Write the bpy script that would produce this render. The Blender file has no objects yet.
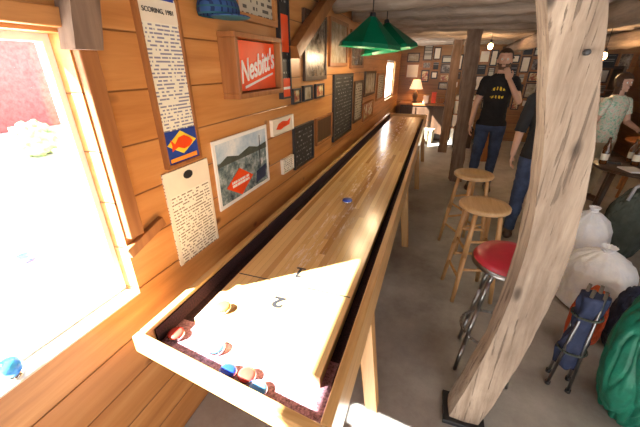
import bpy, bmesh, math, random
from mathutils import Vector, Matrix, noise
random.seed(4)
S=bpy.context.scene
COL=S.collection
try:
    S.view_settings.view_transform='Standard'
    S.view_settings.look='None'
    S.view_settings.exposure=0.0
except Exception as e: pass
W={}
# ---------------------------------------------------------------- materials
def new(name):
    m=bpy.data.materials.new(name); m.use_nodes=True
    nt=m.node_tree; b=nt.nodes["Principled BSDF"]
    return m,nt,b
def N(nt,t,**k):
    n=nt.nodes.new(t)
    for a,v in k.items(): setattr(n,a,v)
    return n
def L(nt,a,b): nt.links.new(a,b)
def math_(nt,op,a,b=None,c=None):
    n=N(nt,"ShaderNodeMath",operation=op)
    for i,v in enumerate((a,b,c)):
        if v is None: continue
        if isinstance(v,(int,float)): n.inputs[i].default_value=v
        else: L(nt,v,n.inputs[i])
    return n.outputs[0]
def ramp(nt,f,stops):
    r=N(nt,"ShaderNodeValToRGB"); e=r.color_ramp.elements
    while len(e)<len(stops): e.new(.5)
    for i,(p,c) in enumerate(stops):
        e[i].position=p; e[i].color=(*c,1)
    L(nt,f,r.inputs[0]); return r.outputs[0]
def mixc(nt,f,a,b,mode='MIX'):
    m=N(nt,"ShaderNodeMix",data_type='RGBA',blend_type=mode)
    if isinstance(f,(int,float)): m.inputs[0].default_value=f
    else: L(nt,f,m.inputs[0])
    for i,v in ((6,a),(7,b)):
        if isinstance(v,tuple): m.inputs[i].default_value=(*v,1)
        else: L(nt,v,m.inputs[i])
    return m.outputs[2]
def noise_(nt,vec,scale,detail=4,rough=.6):
    n=N(nt,"ShaderNodeTexNoise"); n.inputs["Scale"].default_value=scale
    n.inputs["Detail"].default_value=detail; n.inputs["Roughness"].default_value=rough
    if vec is not None: L(nt,vec,n.inputs["Vector"])
    return n.outputs[0]
def objc(nt,scale=(1,1,1),loc=(0,0,0)):
    t=N(nt,"ShaderNodeTexCoord"); m=N(nt,"ShaderNodeMapping")
    m.inputs["Scale"].default_value=scale; m.inputs["Location"].default_value=loc
    L(nt,t.outputs["Object"],m.inputs[0]); return m.outputs[0]
def bump(nt,b,h,s=.3,d=.01):
    n=N(nt,"ShaderNodeBump"); n.inputs["Strength"].default_value=s; n.inputs["Distance"].default_value=d
    L(nt,h,n.inputs["Height"]); L(nt,n.outputs[0],b.inputs["Normal"])
def plain(name,c,rough=.6,metal=0,var=.12,spec=None,coat=0,scale=9):
    m,nt,b=new(name)
    n=noise_(nt,objc(nt),scale,3)
    c2=tuple(max(0,x*(1-var)) for x in c); c3=tuple(min(1,x*(1+var)) for x in c)
    L(nt,ramp(nt,n,[(.3,c2),(.7,c3)]),b.inputs["Base Color"])
    b.inputs["Roughness"].default_value=rough; b.inputs["Metallic"].default_value=metal
    if coat: b.inputs["Coat Weight"].default_value=coat
    return m
def wood(name,c1,c2,axis=1,rough=.5,grain=22,knots=False,bs=.15,coat=0):
    m,nt,b=new(name)
    sc=[grain]*3; sc[axis]=grain*.07
    v=objc(nt,tuple(sc)); n=noise_(nt,v,1,5,.65)
    c=ramp(nt,n,[(.3,c1),(.68,c2)])
    n2=noise_(nt,objc(nt),3,2)
    c=mixc(nt,math_(nt,'MULTIPLY',n2,.35),c,tuple(x*.55 for x in c1))
    hgt=n
    if knots:
        sk=[7]*3; sk[axis]=3
        vo=N(nt,"ShaderNodeTexVoronoi"); vo.inputs["Scale"].default_value=1; L(nt,objc(nt,tuple(sk)),vo.inputs["Vector"])
        k=ramp(nt,vo.outputs["Distance"],[(.06,(1,1,1)),(.14,(0,0,0))])
        c=mixc(nt,k,c,tuple(x*.3 for x in c1))
        n3=noise_(nt,objc(nt,(70,70,2.0),(4,1,2)),1,4,.55)
        k2=ramp(nt,n3,[(.60,(0,0,0)),(.65,(1,1,1))])
        c=mixc(nt,math_(nt,'MULTIPLY',k2,.65),c,tuple(x*.35 for x in c1))
        n4=noise_(nt,objc(nt,(5,5,2),(1,7,2)),1,5,.7)
        c=mixc(nt,ramp(nt,n4,[(.45,(0,0,0)),(.7,(.6,.6,.6))]),c,tuple(x*.8 for x in c1))
        hgt=math_(nt,'SUBTRACT',n,math_(nt,'MULTIPLY',k2,.7))
    L(nt,c,b.inputs["Base Color"]); b.inputs["Roughness"].default_value=rough
    if coat: b.inputs["Coat Weight"].default_value=coat
    bump(nt,b,hgt,bs,.004 if not knots else .006)
    return m
def pine_wall(name,ax,bh=.17,dark=1.0):
    m,nt,b=new(name)
    t=N(nt,"ShaderNodeTexCoord"); sp=N(nt,"ShaderNodeSeparateXYZ"); L(nt,t.outputs["Object"],sp.inputs[0])
    z=math_(nt,'DIVIDE',sp.outputs[2],bh); fl=math_(nt,'FLOOR',z); fr=math_(nt,'FRACT',z)
    wn=N(nt,"ShaderNodeTexWhiteNoise",noise_dimensions='1D'); L(nt,fl,wn.inputs["W"])
    sc=[18]*3; sc[ax]=1.4
    mp=N(nt,"ShaderNodeMapping"); mp.inputs["Scale"].default_value=sc; L(nt,t.outputs["Object"],mp.inputs[0])
    cb=N(nt,"ShaderNodeCombineXYZ"); L(nt,math_(nt,'MULTIPLY',wn.outputs[0],37.),cb.inputs[ax])
    va=N(nt,"ShaderNodeVectorMath",operation='ADD'); L(nt,mp.outputs[0],va.inputs[0]); L(nt,cb.outputs[0],va.inputs[1])
    n=noise_(nt,va.outputs[0],1,5,.6)
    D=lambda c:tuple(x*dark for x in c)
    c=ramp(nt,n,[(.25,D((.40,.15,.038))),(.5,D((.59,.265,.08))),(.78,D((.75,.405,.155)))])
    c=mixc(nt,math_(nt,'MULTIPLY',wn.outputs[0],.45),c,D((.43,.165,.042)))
    sk=[5.2]*3; sk[ax]=3.4
    mk=N(nt,"ShaderNodeMapping"); mk.inputs["Scale"].default_value=sk; L(nt,t.outputs["Object"],mk.inputs[0])
    vo=N(nt,"ShaderNodeTexVoronoi"); vo.inputs["Scale"].default_value=1; L(nt,mk.outputs[0],vo.inputs["Vector"])
    k=ramp(nt,vo.outputs["Distance"],[(.05,(1,1,1)),(.12,(0,0,0))])
    c=mixc(nt,k,c,(.16,.05,.015))
    g=ramp(nt,fr,[(0,(1,1,1)),(.026,(0,0,0)),(.974,(0,0,0)),(1,(1,1,1))])
    c=mixc(nt,g,c,D((.14,.048,.015)))
    L(nt,c,b.inputs["Base Color"]); b.inputs["Roughness"].default_value=.36
    gi=math_(nt,'SUBTRACT',1.,g); bump(nt,b,gi,.5,.008)
    return m
def playfield_mat():
    m,nt,b=new("maple_playfield")
    t=N(nt,"ShaderNodeTexCoord"); sp=N(nt,"ShaderNodeSeparateXYZ"); L(nt,t.outputs["Object"],sp.inputs[0])
    x=math_(nt,'DIVIDE',sp.outputs[0],.030); fl=math_(nt,'FLOOR',x); fr=math_(nt,'FRACT',x)
    w1=N(nt,"ShaderNodeTexWhiteNoise",noise_dimensions='1D'); L(nt,fl,w1.inputs["W"])
    yy=math_(nt,'FLOOR',math_(nt,'ADD',math_(nt,'DIVIDE',sp.outputs[1],1.6),math_(nt,'MULTIPLY',w1.outputs[0],9.)))
    cb=N(nt,"ShaderNodeCombineXYZ"); L(nt,fl,cb.inputs[0]); L(nt,yy,cb.inputs[1])
    w2=N(nt,"ShaderNodeTexWhiteNoise",noise_dimensions='2D'); L(nt,cb.outputs[0],w2.inputs["Vector"])
    c=ramp(nt,w2.outputs[0],[(0,(.56,.30,.10)),(.35,(.76,.47,.18)),(.75,(.88,.60,.27)),(1,(.42,.20,.06))])
    n=noise_(nt,objc(nt,(60,2.0,1)),1,5,.6)
    c=mixc(nt,math_(nt,'MULTIPLY',n,.30),c,(.52,.28,.10))
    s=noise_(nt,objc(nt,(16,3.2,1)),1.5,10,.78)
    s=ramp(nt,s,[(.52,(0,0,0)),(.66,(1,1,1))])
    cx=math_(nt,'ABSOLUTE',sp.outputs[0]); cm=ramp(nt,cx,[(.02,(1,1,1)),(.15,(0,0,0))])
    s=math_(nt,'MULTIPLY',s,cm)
    c=mixc(nt,math_(nt,'MULTIPLY',s,.7),c,(.95,.92,.86))  # wax scuffs along the middle, with reflected light painted in as pale streaks
    g=ramp(nt,fr,[(0,(1,1,1)),(.07,(0,0,0))])
    c=mixc(nt,math_(nt,'MULTIPLY',g,.6),c,(.24,.10,.03))
    L(nt,c,b.inputs["Base Color"])
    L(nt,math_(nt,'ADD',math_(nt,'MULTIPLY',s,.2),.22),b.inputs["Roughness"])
    b.inputs["Coat Weight"].default_value=.15; b.inputs["Coat Roughness"].default_value=.15
    return m
def concrete():
    m,nt,b=new("worn_concrete")
    n=noise_(nt,objc(nt),2.2,8,.7); n2=noise_(nt,objc(nt,loc=(5,2,0)),14,6,.7)
    c=ramp(nt,n,[(.3,(.25,.23,.205)),(.5,(.40,.375,.34)),(.72,(.54,.51,.47))])
    c=mixc(nt,math_(nt,'MULTIPLY',n2,.4),c,(.22,.195,.17))
    L(nt,c,b.inputs["Base Color"]); b.inputs["Roughness"].default_value=.5
    bump(nt,b,n2,.25,.01); return m
def printed(name,paper,ink,pitch=.012,ax=1,fill=.5,dens=.45,freq=90):
    m,nt,b=new(name)
    t=N(nt,"ShaderNodeTexCoord"); sp=N(nt,"ShaderNodeSeparateXYZ"); L(nt,t.outputs["Object"],sp.inputs[0])
    z=math_(nt,'DIVIDE',sp.outputs[2],pitch); fl=math_(nt,'FLOOR',z); fr=math_(nt,'FRACT',z)
    row=math_(nt,'LESS_THAN',fr,fill)
    cb=N(nt,"ShaderNodeCombineXYZ"); L(nt,math_(nt,'MULTIPLY',sp.outputs[ax],freq),cb.inputs[0]); L(nt,math_(nt,'MULTIPLY',fl,7.3),cb.inputs[1])
    n=noise_(nt,cb.outputs[0],1,1,.5)
    w=math_(nt,'GREATER_THAN',n,dens)
    c=mixc(nt,math_(nt,'MULTIPLY',row,w),paper,ink)
    L(nt,c,b.inputs["Base Color"]); b.inputs["Roughness"].default_value=.6; return m
def picture(name,stops,scale=9,seed=0):
    m,nt,b=new(name)
    n=noise_(nt,objc(nt,loc=(seed,seed*2,seed)),scale,6,.7)
    k=len(stops)
    L(nt,ramp(nt,n,[(.3+.4*i/(k-1),c) for i,c in enumerate(stops)]),b.inputs["Base Color"])
    b.inputs["Roughness"].default_value=.25; return m
def emit(name,c,s):
    m,nt,b=new(name)
    b.inputs["Base Color"].default_value=(*c,1)
    b.inputs["Emission Color"].default_value=(*c,1); b.inputs["Emission Strength"].default_value=s
    return m
M={}
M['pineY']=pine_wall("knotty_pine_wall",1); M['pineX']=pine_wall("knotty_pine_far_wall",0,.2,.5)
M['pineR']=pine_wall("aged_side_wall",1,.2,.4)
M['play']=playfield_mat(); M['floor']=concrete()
M['rim']=wood("varnished_maple_rim",(.48,.24,.075),(.74,.45,.18),1,.35,30,coat=.2)
M['rimx']=wood("varnished_maple_rim_cross",(.48,.24,.075),(.74,.45,.18),0,.35,30,coat=.2)
M['leg']=wood("varnished_leg_wood",(.42,.2,.06),(.66,.38,.15),2,.4,30)
M['carpet']=plain("maroon_speckled_carpet",(.030,.007,.011),.95,var=.95,scale=160)
M['suncarpet']=plain("sunlit_mauve_carpet",(.34,.17,.20),.95,var=.7,scale=140)  # paler copy of the gutter carpet, sunlight painted into its colour
M['trim']=wood("stained_pine_trim",(.24,.08,.022),(.42,.17,.05),2,.45,25)
M['trimy']=wood("stained_pine_trim_long",(.36,.13,.035),(.58,.27,.085),1,.45,25)
M['dbeam']=wood("brown_barn_beam",(.12,.07,.047),(.31,.205,.14),2,.85,18,bs=.8)
M['dbeamx']=wood("pale_grey_log",(.17,.125,.095),(.54,.44,.35),0,.85,14,bs=.8)
M['dbeamy']=wood("dark_long_beam",(.12,.08,.058),(.38,.28,.20),1,.85,14,bs=.8)
M['ceil']=wood("ceiling_boards",(.07,.042,.026),(.19,.12,.075),1,.8,12,bs=.4)
M['post']=wood("weathered_grey_post",(.19,.13,.088),(.46,.36,.27),2,.85,26,knots=True,bs=.8)
M['stool']=wood("light_stool_wood",(.45,.22,.08),(.70,.42,.18),2,.4,30,coat=.2)
M['stoolseat']=wood("light_seat_wood",(.55,.31,.13),(.78,.52,.27),1,.3,30,coat=.3)
M['chrome']=plain("chrome",(.75,.75,.77),.12,1,.03)
M['darkchrome']=plain("tarnished_chrome",(.28,.27,.27),.3,1,.2)
M['redvinyl']=plain("red_vinyl",(.50,.03,.05),.35,coat=.2)
M['black']=plain("black_paint",(.02,.02,.022),.45)
M['blackfab']=plain("black_fabric",(.022,.022,.028),.9,var=.4)
M['darkstain']=wood("dark_stained_wood",(.035,.018,.01),(.10,.05,.025),2,.4,20)
M['white']=plain("white_paint",(.82,.81,.78),.5,var=.04)
M['cream']=plain("cream_paper",(.80,.72,.58),.6,var=.05)
M['bluepuck']=plain("blue_cap",(.015,.06,.50),.3,coat=.2)
M['paleblue']=plain("pale_blue_cap",(.10,.30,.62),.3,coat=.5)
M['redpuck']=plain("red_cap",(.65,.06,.04),.25,coat=.5)
M['orangepuck']=plain("orange_cap",(.85,.28,.06),.25,coat=.5)
M['green_shade']=plain("green_enamel",(.0,.16,.075),.35,coat=.3)
M['skin']=plain("skin",(.62,.37,.26),.5,var=.08)
M['hair']=plain("dark_brown_hair",(.035,.02,.012),.6,var=.4)
M['beard']=plain("stubble_brown",(.13,.07,.045),.7,var=.3)
M['bhair']=plain("brown_hair",(.06,.03,.016),.6,var=.4)
M['jeans']=plain("blue_denim",(.04,.06,.12),.85,var=.35)
M['khaki']=plain("khaki_cloth",(.36,.29,.18),.85,var=.15)
M['tee']=plain("black_tee_cloth",(.014,.014,.016),.9,var=.3)
M['yellow']=plain("yellow_print",(.88,.62,.04),.7)
M['orange']=plain("orange_print",(.88,.30,.03),.7)
M['labelblue']=plain("label_blue",(.015,.05,.30),.5)
M['palecloth']=picture("pale_patterned_cloth",[(.15,.40,.45),(.30,.55,.35),(.70,.74,.62),(.72,.55,.40),(.5,.5,.6)],30,2)
def fabric(name,c,rough=.6,var=.3,fs=12,bs=.35):
    m,nt,b=new(name)
    n=noise_(nt,objc(nt),fs,4,.6)
    L(nt,ramp(nt,n,[(.3,tuple(x*(1-var) for x in c)),(.7,tuple(min(1,x*(1+var)) for x in c))]),b.inputs["Base Color"])
    b.inputs["Roughness"].default_value=rough; bump(nt,b,n,bs,.02); return m
M['greenjkt']=fabric("green_nylon",(.012,.19,.115),.45)
M['orangejkt']=fabric("rust_orange_cloth",(.60,.10,.03),.7)
M['navy']=fabric("navy_cloth",(.02,.03,.075),.75)
M['greycloth']=fabric("olive_charcoal_cloth",(.06,.07,.055),.85)
M['snow']=plain("bright_gravel",(.80,.79,.76),.9,var=.1)
M['barnred']=plain("red_barn_paint",(.40,.12,.12),.8,var=.3)
M['leaf']=plain("pale_foliage",(.26,.37,.18),.8,var=.5)
M['bottle']=plain("brown_bottle_glass",(.10,.035,.01),.1,coat=.6)
M['diamondtext']=printed("diamond_band_print",(.80,.06,.02),(.9,.88,.84),.019,1,.75,.42,150)
m,nt,b=new("plaid_cap_cloth")
t=N(nt,"ShaderNodeTexCoord"); sp=N(nt,"ShaderNodeSeparateXYZ"); L(nt,t.outputs["Object"],sp.inputs[0])
f1=math_(nt,'LESS_THAN',math_(nt,'FRACT',math_(nt,'MULTIPLY',sp.outputs[1],45.)),.3); f2=math_(nt,'LESS_THAN',math_(nt,'FRACT',math_(nt,'MULTIPLY',sp.outputs[2],45.)),.3)
c=mixc(nt,f1,(.02,.06,.18),(.005,.015,.07)); c=mixc(nt,f2,c,(.015,.08,.11)); L(nt,c,b.inputs["Base Color"]); b.inputs["Roughness"].default_value=.9; M['plaid']=m
m,nt,b=new("white_plastic_bag"); b.inputs["Roughness"].default_value=.35
n=noise_(nt,objc(nt),13,6,.6); L(nt,ramp(nt,n,[(.3,(.84,.86,.94)),(.6,(.97,.97,.99))]),b.inputs["Base Color"]); bump(nt,b,n,.55,.025)
b.inputs["Subsurface Weight"].default_value=.2; b.inputs["Subsurface Radius"].default_value=(.05,.05,.06); M['bag']=m
m,nt,b=new("window_glass")
tr=N(nt,"ShaderNodeBsdfTransparent"); gl=N(nt,"ShaderNodeBsdfGlossy"); gl.inputs["Roughness"].default_value=.02; mx=N(nt,"ShaderNodeMixShader"); mx.inputs[0].default_value=.04
tr.inputs[0].default_value=(.97,.99,1,1)
L(nt,tr.outputs[0],mx.inputs[1]); L(nt,gl.outputs[0],mx.inputs[2]); L(nt,mx.outputs[0],nt.nodes["Material Output"].inputs[0]); M['glass']=m
m,nt,b=new("blue_art_glass"); b.inputs["Transmission Weight"].default_value=.3; b.inputs["Roughness"].default_value=.05
n=noise_(nt,objc(nt),25,4); L(nt,ramp(nt,n,[(.35,(.0,.1,.5)),(.5,(.1,.4,.8)),(.65,(.1,.6,.5))]),b.inputs["Base Color"]); M['artglass']=m
M['doc']=printed("typed_document",(.86,.80,.66),(.24,.18,.13),.0135,1,.42,.46,70)
M['list']=printed("printed_list",(.84,.80,.66),(.24,.24,.32),.0125,1,.45,.46,60)
M['menu']=printed("chalk_menu",(.02,.022,.025),(.30,.30,.29),.035,1,.3,.55,40)
M['menu2']=printed("small_print_poster",(.50,.45,.35),(.08,.07,.06),.03,1,.5,.5,30)
M['harbor']=picture("harbour_picture",[(.02,.03,.045),(.09,.13,.15),(.18,.24,.24),(.34,.40,.42),(.70,.72,.72)],18,1)
M['sky']=picture("hazy_sky_print",[(.22,.36,.52),(.48,.60,.70),(.8,.82,.82)],5,1)
M['bulb']=emit("warm_bulb",(1,.62,.25),30)
M['lampcream']=emit("lit_cream_shade",(1,.72,.40),1.0)
M['redsign']=plain("red_sign_face",(.84,.075,.012),.35,var=.1)
# ---------------------------------------------------------------- mesh helpers
def bm_box(bm,c,s,R=None,mi=0):
    r=bmesh.ops.create_cube(bm,size=1)
    for v in r['verts']:
        p=Vector((v.co.x*s[0],v.co.y*s[1],v.co.z*s[2]))
        if R is not None: p=R@p
        v.co=p+Vector(c)
    fs=set(f for v in r['verts'] for f in v.link_faces)
    for f in fs: f.material_index=mi
    return r['verts']
def bm_prism(bm,pts,z0,z1):
    a=[bm.verts.new((p[0],p[1],z0)) for p in pts]; b=[bm.verts.new((p[0],p[1],z1)) for p in pts]; n=len(pts)
    for i in range(n):
        j=(i+1)%n; bm.faces.new((a[i],a[j],b[j],b[i]))
    bm.faces.new(a[::-1]); bm.faces.new(b)
    bmesh.ops.recalc_face_normals(bm,faces=bm.faces[:])
def bm_tube(bm,p0,p1,r0,r1=None,seg=14,mi=0,cap=True):
    r1=r0 if r1 is None else r1
    p0=Vector(p0); p1=Vector(p1); d=p1-p0
    q=d.to_track_quat('Z','Y').to_matrix()
    A=[];B=[]
    for i in range(seg):
        a=2*math.pi*i/seg; o=Vector((math.cos(a),math.sin(a),0))
        A.append(bm.verts.new(p0+q@(o*r0))); B.append(bm.verts.new(p1+q@(o*r1)))
    for i in range(seg):
        j=(i+1)%seg; f=bm.faces.new((A[i],A[j],B[j],B[i])); f.material_index=mi; f.smooth=True
    if cap:
        f=bm.faces.new(A[::-1]); f.material_index=mi
        f=bm.faces.new(B); f.material_index=mi
def bm_ball(bm,c,s,u=18,v=12,R=None):
    r=bmesh.ops.create_uvsphere(bm,u_segments=u,v_segments=v,radius=1)
    if isinstance(s,(int,float)): s=(s,s,s)
    for w in r['verts']:
        p=Vector((w.co.x*s[0],w.co.y*s[1],w.co.z*s[2]))
        if R is not None: p=R@p
        w.co=p+Vector(c)
    for f in set(f for w in r['verts'] for f in w.link_faces): f.smooth=True
    return r['verts']
def bm_caps(bm,p0,r0,p1,r1):
    bm_tube(bm,p0,p1,r0,r1,14); bm_ball(bm,p0,r0,14,8); bm_ball(bm,p1,r1,14,8)
def bm_lathe(bm,prof,c,seg=28,mi=0,smooth=True):
    rings=[]
    for r,z in prof:
        rings.append([bm.verts.new((c[0]+max(r,1e-4)*math.cos(2*math.pi*i/seg),c[1]+max(r,1e-4)*math.sin(2*math.pi*i/seg),c[2]+z)) for i in range(seg)])
    for a,b in zip(rings,rings[1:]):
        for i in range(seg):
            j=(i+1)%seg; f=bm.faces.new((a[i],a[j],b[j],b[i])); f.smooth=smooth; f.material_index=mi
    return rings
def bm_path(bm,pts,r,seg=10):
    pts=[Vector(p) for p in pts]
    for a,b in zip(pts,pts[1:]):
        bm_tube(bm,a,b,r,r,seg)
    for p in pts[1:-1]: bm_ball(bm,p,r,seg,6)
def add(name,bm,mats,parent=None,origin=None,label=None,cat=None,group=None,kind=None,bevel=0):
    if not isinstance(mats,(list,tuple)): mats=[mats]
    bm.normal_update()
    if origin is None:
        xs=[v.co.x for v in bm.verts]; ys=[v.co.y for v in bm.verts]; zs=[v.co.z for v in bm.verts]
        origin=((min(xs)+max(xs))/2,(min(ys)+max(ys))/2,min(zs))
    origin=Vector(origin)
    for v in bm.verts: v.co-=origin
    me=bpy.data.meshes.new(name); bm.to_mesh(me); bm.free()
    for m in mats: me.materials.append(m)
    o=bpy.data.objects.new(name,me); COL.objects.link(o)
    W[o.name]=origin.copy()
    if parent is not None:
        o.parent=parent; o.location=origin-W[parent.name]
    else: o.location=origin
    if label: o["label"]=label
    if cat: o["category"]=cat
    if group: o["group"]=group
    if kind: o["kind"]=kind
    if bevel:
        b=o.modifiers.new("bevel","BEVEL"); b.width=bevel; b.segments=2; b.limit_method='ANGLE'
    return o
def thing(name,loc,label,cat,group=None):
    o=bpy.data.objects.new(name,None); o.empty_display_size=.05; COL.objects.link(o)
    o.location=loc; W[o.name]=Vector(loc); o["label"]=label; o["category"]=cat
    if group: o["group"]=group
    return o
def box(name,lo,hi,mat,parent=None,bevel=0,**k):
    bm=bmesh.new(); c=[(a+b)/2 for a,b in zip(lo,hi)]; s=[b-a for a,b in zip(lo,hi)]
    bm_box(bm,c,s); return add(name,bm,mat,parent,bevel=bevel,**k)
def rough_beam(name,p0,p1,w,h,mat,bow=None,amp=.006,seg=24,cuts=5,rounded=0,seed=0,tw=0,**k):
    p0=Vector(p0);p1=Vector(p1); d=p1-p0; Lg=d.length
    q=d.to_track_quat('Z','Y').to_matrix()
    if abs(d.normalized().z)>.97: q=Matrix.Identity(3)
    ring=[]
    n=cuts
    for (a,b_) in [((-1,-1),(1,-1)),((1,-1),(1,1)),((1,1),(-1,1)),((-1,1),(-1,-1))]:
        for i in range(n):
            t=i/n; ring.append((a[0]+(b_[0]-a[0])*t,a[1]+(b_[1]-a[1])*t))
    bm=bmesh.new(); rows=[]
    for j in range(seg+1):
        t=j/seg; row=[]
        for (x,y) in ring:
            l=math.hypot(x,y)
            xr=x*(1-rounded)+ (x/l)*rounded; yr=y*(1-rounded)+(y/l)*rounded
            if rounded==0:
                f=1-.06*(l-1)/.414; xr*=f; yr*=f
            v=Vector((xr*w/2,yr*h/2,0))
            if tw: v=Matrix.Rotation(tw,3,'Z')@v
            P=p0+d*t+q@v
            nz=noise.noise(P*6+Vector((seed,0,0)))+.5*noise.noise(P*17+Vector((seed,3,0)))
            P+=(q@v).normalized()*nz*amp
            if bow: P+=Vector(bow(t))
            row.append(bm.verts.new(P))
        rows.append(row)
    m_=len(ring)
    for a,b_ in zip(rows,rows[1:]):
        for i in range(m_):
            j=(i+1)%m_; f=bm.faces.new((a[i],a[j],b_[j],b_[i])); f.smooth=bool(rounded)
    bm.faces.new(rows[0][::-1]); bm.faces.new(rows[-1])
    return add(name,bm,mat,**k)
FONT_ROT=(math.pi/2,0,math.pi/2)
def text(s,size,centre,mat,parent,name="lettering",rot=FONT_ROT,spin=0,shear=0,extr=.0015,sx=1,bold=0):
    c=bpy.data.curves.new(name,'FONT'); c.body=s; c.size=size; c.extrude=extr; c.align_x='CENTER'; c.align_y='CENTER'; c.shear=shear; c.offset=bold
    t=bpy.data.objects.new("tmp",c); COL.objects.link(t)
    bpy.context.view_layer.update()
    me=bpy.data.meshes.new_from_object(t.evaluated_get(bpy.context.evaluated_depsgraph_get()))
    bpy.data.objects.remove(t)
    from mathutils import Euler
    R=Euler(rot).to_matrix()@Matrix.Rotation(spin,3,'Z')
    for v in me.vertices: v.co=R@Vector((v.co.x*sx,v.co.y,v.co.z))
    me.materials.clear(); me.materials.append(mat)
    o=bpy.data.objects.new(name,me); COL.objects.link(o); W[o.name]=Vector(centre)
    o.parent=parent; o.location=Vector(centre)-W[parent.name]
    return o
# ---------------------------------------------------------------- room shell
XW=-.95; ZC=2.25; YF=8.6; YB=-3.0; XR=3.6
def wall_open(name,axis,fixed,rng,zr,openings,mat):
    us=sorted(set([rng[0],rng[1]]+[o[0] for o in openings]+[o[1] for o in openings]))
    zs=sorted(set([zr[0],zr[1]]+[o[2] for o in openings]+[o[3] for o in openings]))
    bm=bmesh.new()
    for u0,u1 in zip(us,us[1:]):
        for z0,z1 in zip(zs,zs[1:]):
            cu=(u0+u1)/2; cz=(z0+z1)/2
            if any(o[0]<cu<o[1] and o[2]<cz<o[3] for o in openings): continue
            cf=(fixed[0]+fixed[1])/2; sf=fixed[1]-fixed[0]
            if axis=='Y': bm_box(bm,(cf,cu,cz),(sf,u1-u0,z1-z0))
            else: bm_box(bm,(cu,cf,cz),(u1-u0,sf,z1-z0))
    return add(name,bm,mat,kind="structure",origin=(0,0,0))
wall_open("wall_left",'Y',(XW-.10,XW),(YB,YF),(0,ZC),[(-.75,.69,.83,1.68),(6.5,7.7,1.0,1.7)],M['pineY'])
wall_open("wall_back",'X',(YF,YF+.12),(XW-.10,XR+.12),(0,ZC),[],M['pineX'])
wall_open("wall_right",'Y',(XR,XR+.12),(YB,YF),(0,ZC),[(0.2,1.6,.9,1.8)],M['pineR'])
bm=bmesh.new(); bm_box(bm,((XW-.10+XR+.12)/2,(YB+YF)/2,-.05),(XR-XW+.22,YF-YB+.2,.1)); add("floor",bm,M['floor'],kind="structure",origin=(0,0,0))
bm=bmesh.new(); bm_box(bm,((XW-.10+XR+.12)/2,(YB+YF)/2,ZC+.04),(XR-XW+.22,YF-YB+.2,.08)); add("ceiling",bm,M['ceil'],kind="structure",origin=(0,0,0))
def window(name,y0,y1,z0,z1,x,mull=0,w=.04):
    bm=bmesh.new()
    for (a,b_,c,d) in [(y0,y1,z0,z0+w),(y0,y1,z1-w,z1),(y0,y0+w,z0+w,z1-w),(y1-w,y1,z0+w,z1-w)]:
        bm_box(bm,(x,(a+b_)/2,(c+d)/2),(.03,b_-a,d-c))
    for i in range(mull):
        yy=y0+(y1-y0)*(i+1)/(mull+1); bm_box(bm,(x,yy,(z0+z1)/2),(.03,.02,z1-z0-2*w))
    fr=add(name,bm,M['white'],kind="structure")
    bm=bmesh.new(); bm_box(bm,(x,(y0+y1)/2,(z0+z1)/2),(.004,y1-y0-.03,z1-z0-.03))
    add("pane",bm,M['glass'],parent=fr)
window("window_1",-.75,.69,.83,1.68,XW-.08,0,.020)
window("window_2",6.5,7.7,1.0,1.7,XW-.06,2)
window("window_3",.2,1.6,.9,1.8,XR+.06,1)
box("trim_1",(XW-.064,-.748,.8305),(XW+.004,.689,.838),M['cream'],kind="structure",bevel=.002)  # wooden sill coloured cream so the sun's glare reads white
box("trim_2",(XW,.695,1.06),(XW+.028,.75,1.70),M['trim'],kind="structure",bevel=.004)
box("trim_3",(XW,-.80,1.69),(XW+.03,.69,1.735),M['trimy'],kind="structure",bevel=.004)
bm=bmesh.new(); R=Matrix.Rotation(math.radians(17),3,'X')
bm_box(bm,(XW+.012,.765,1.035),(.022,.18,.04),R); add("trim_4",bm,M['trim'],kind="structure",bevel=.003)
rough_beam("wall_brace",(XW+.035,.70,1.64),(XW+.06,.81,2.25),.06,.085,M['dbeam'],label="brown timber brace above the window",cat="beam",seed=3)
rough_beam("wall_brace",(XW+.045,2.10,1.68),(XW+.09,2.98,2.22),.07,.085,M['trim'],label="brown diagonal timber brace running from wall to ceiling",cat="beam",seed=5)
# ceiling timbers
for i,y in enumerate([1.7,2.4,3.1,3.8,4.5,5.15,5.75,6.4,7.0,7.6,8.2]):
    zz=ZC-.125
    rough_beam("ceiling_log",(XW+.01,y,zz),(XR-.01,y+(random.uniform(-.15,.15) if i not in(5,8) else 0),zz),.19,.22,M['dbeamx'],amp=.026,seg=70,cuts=4,rounded=.8,seed=i*3,
        label="rough round ceiling log, weathered grey-brown and stripped of bark",cat="beam",group="ceiling logs")
rough_beam("ceiling_beam",(2.5,YB+.1,ZC-.33),(2.2,YF-.02,ZC-.33),.2,.2,M['dbeamy'],amp=.025,seg=80,seed=11,rounded=.5,label="long round-edged ceiling beam of weathered wood",cat="beam")
rough_beam("ceiling_beam",(1.05,1.60,ZC-.32),(1.30,YF-.02,ZC-.32),.16,.17,M['dbeamy'],amp=.025,seg=80,seed=21,rounded=.6,label="long crooked log beam slung under the ceiling logs",cat="beam")
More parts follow.
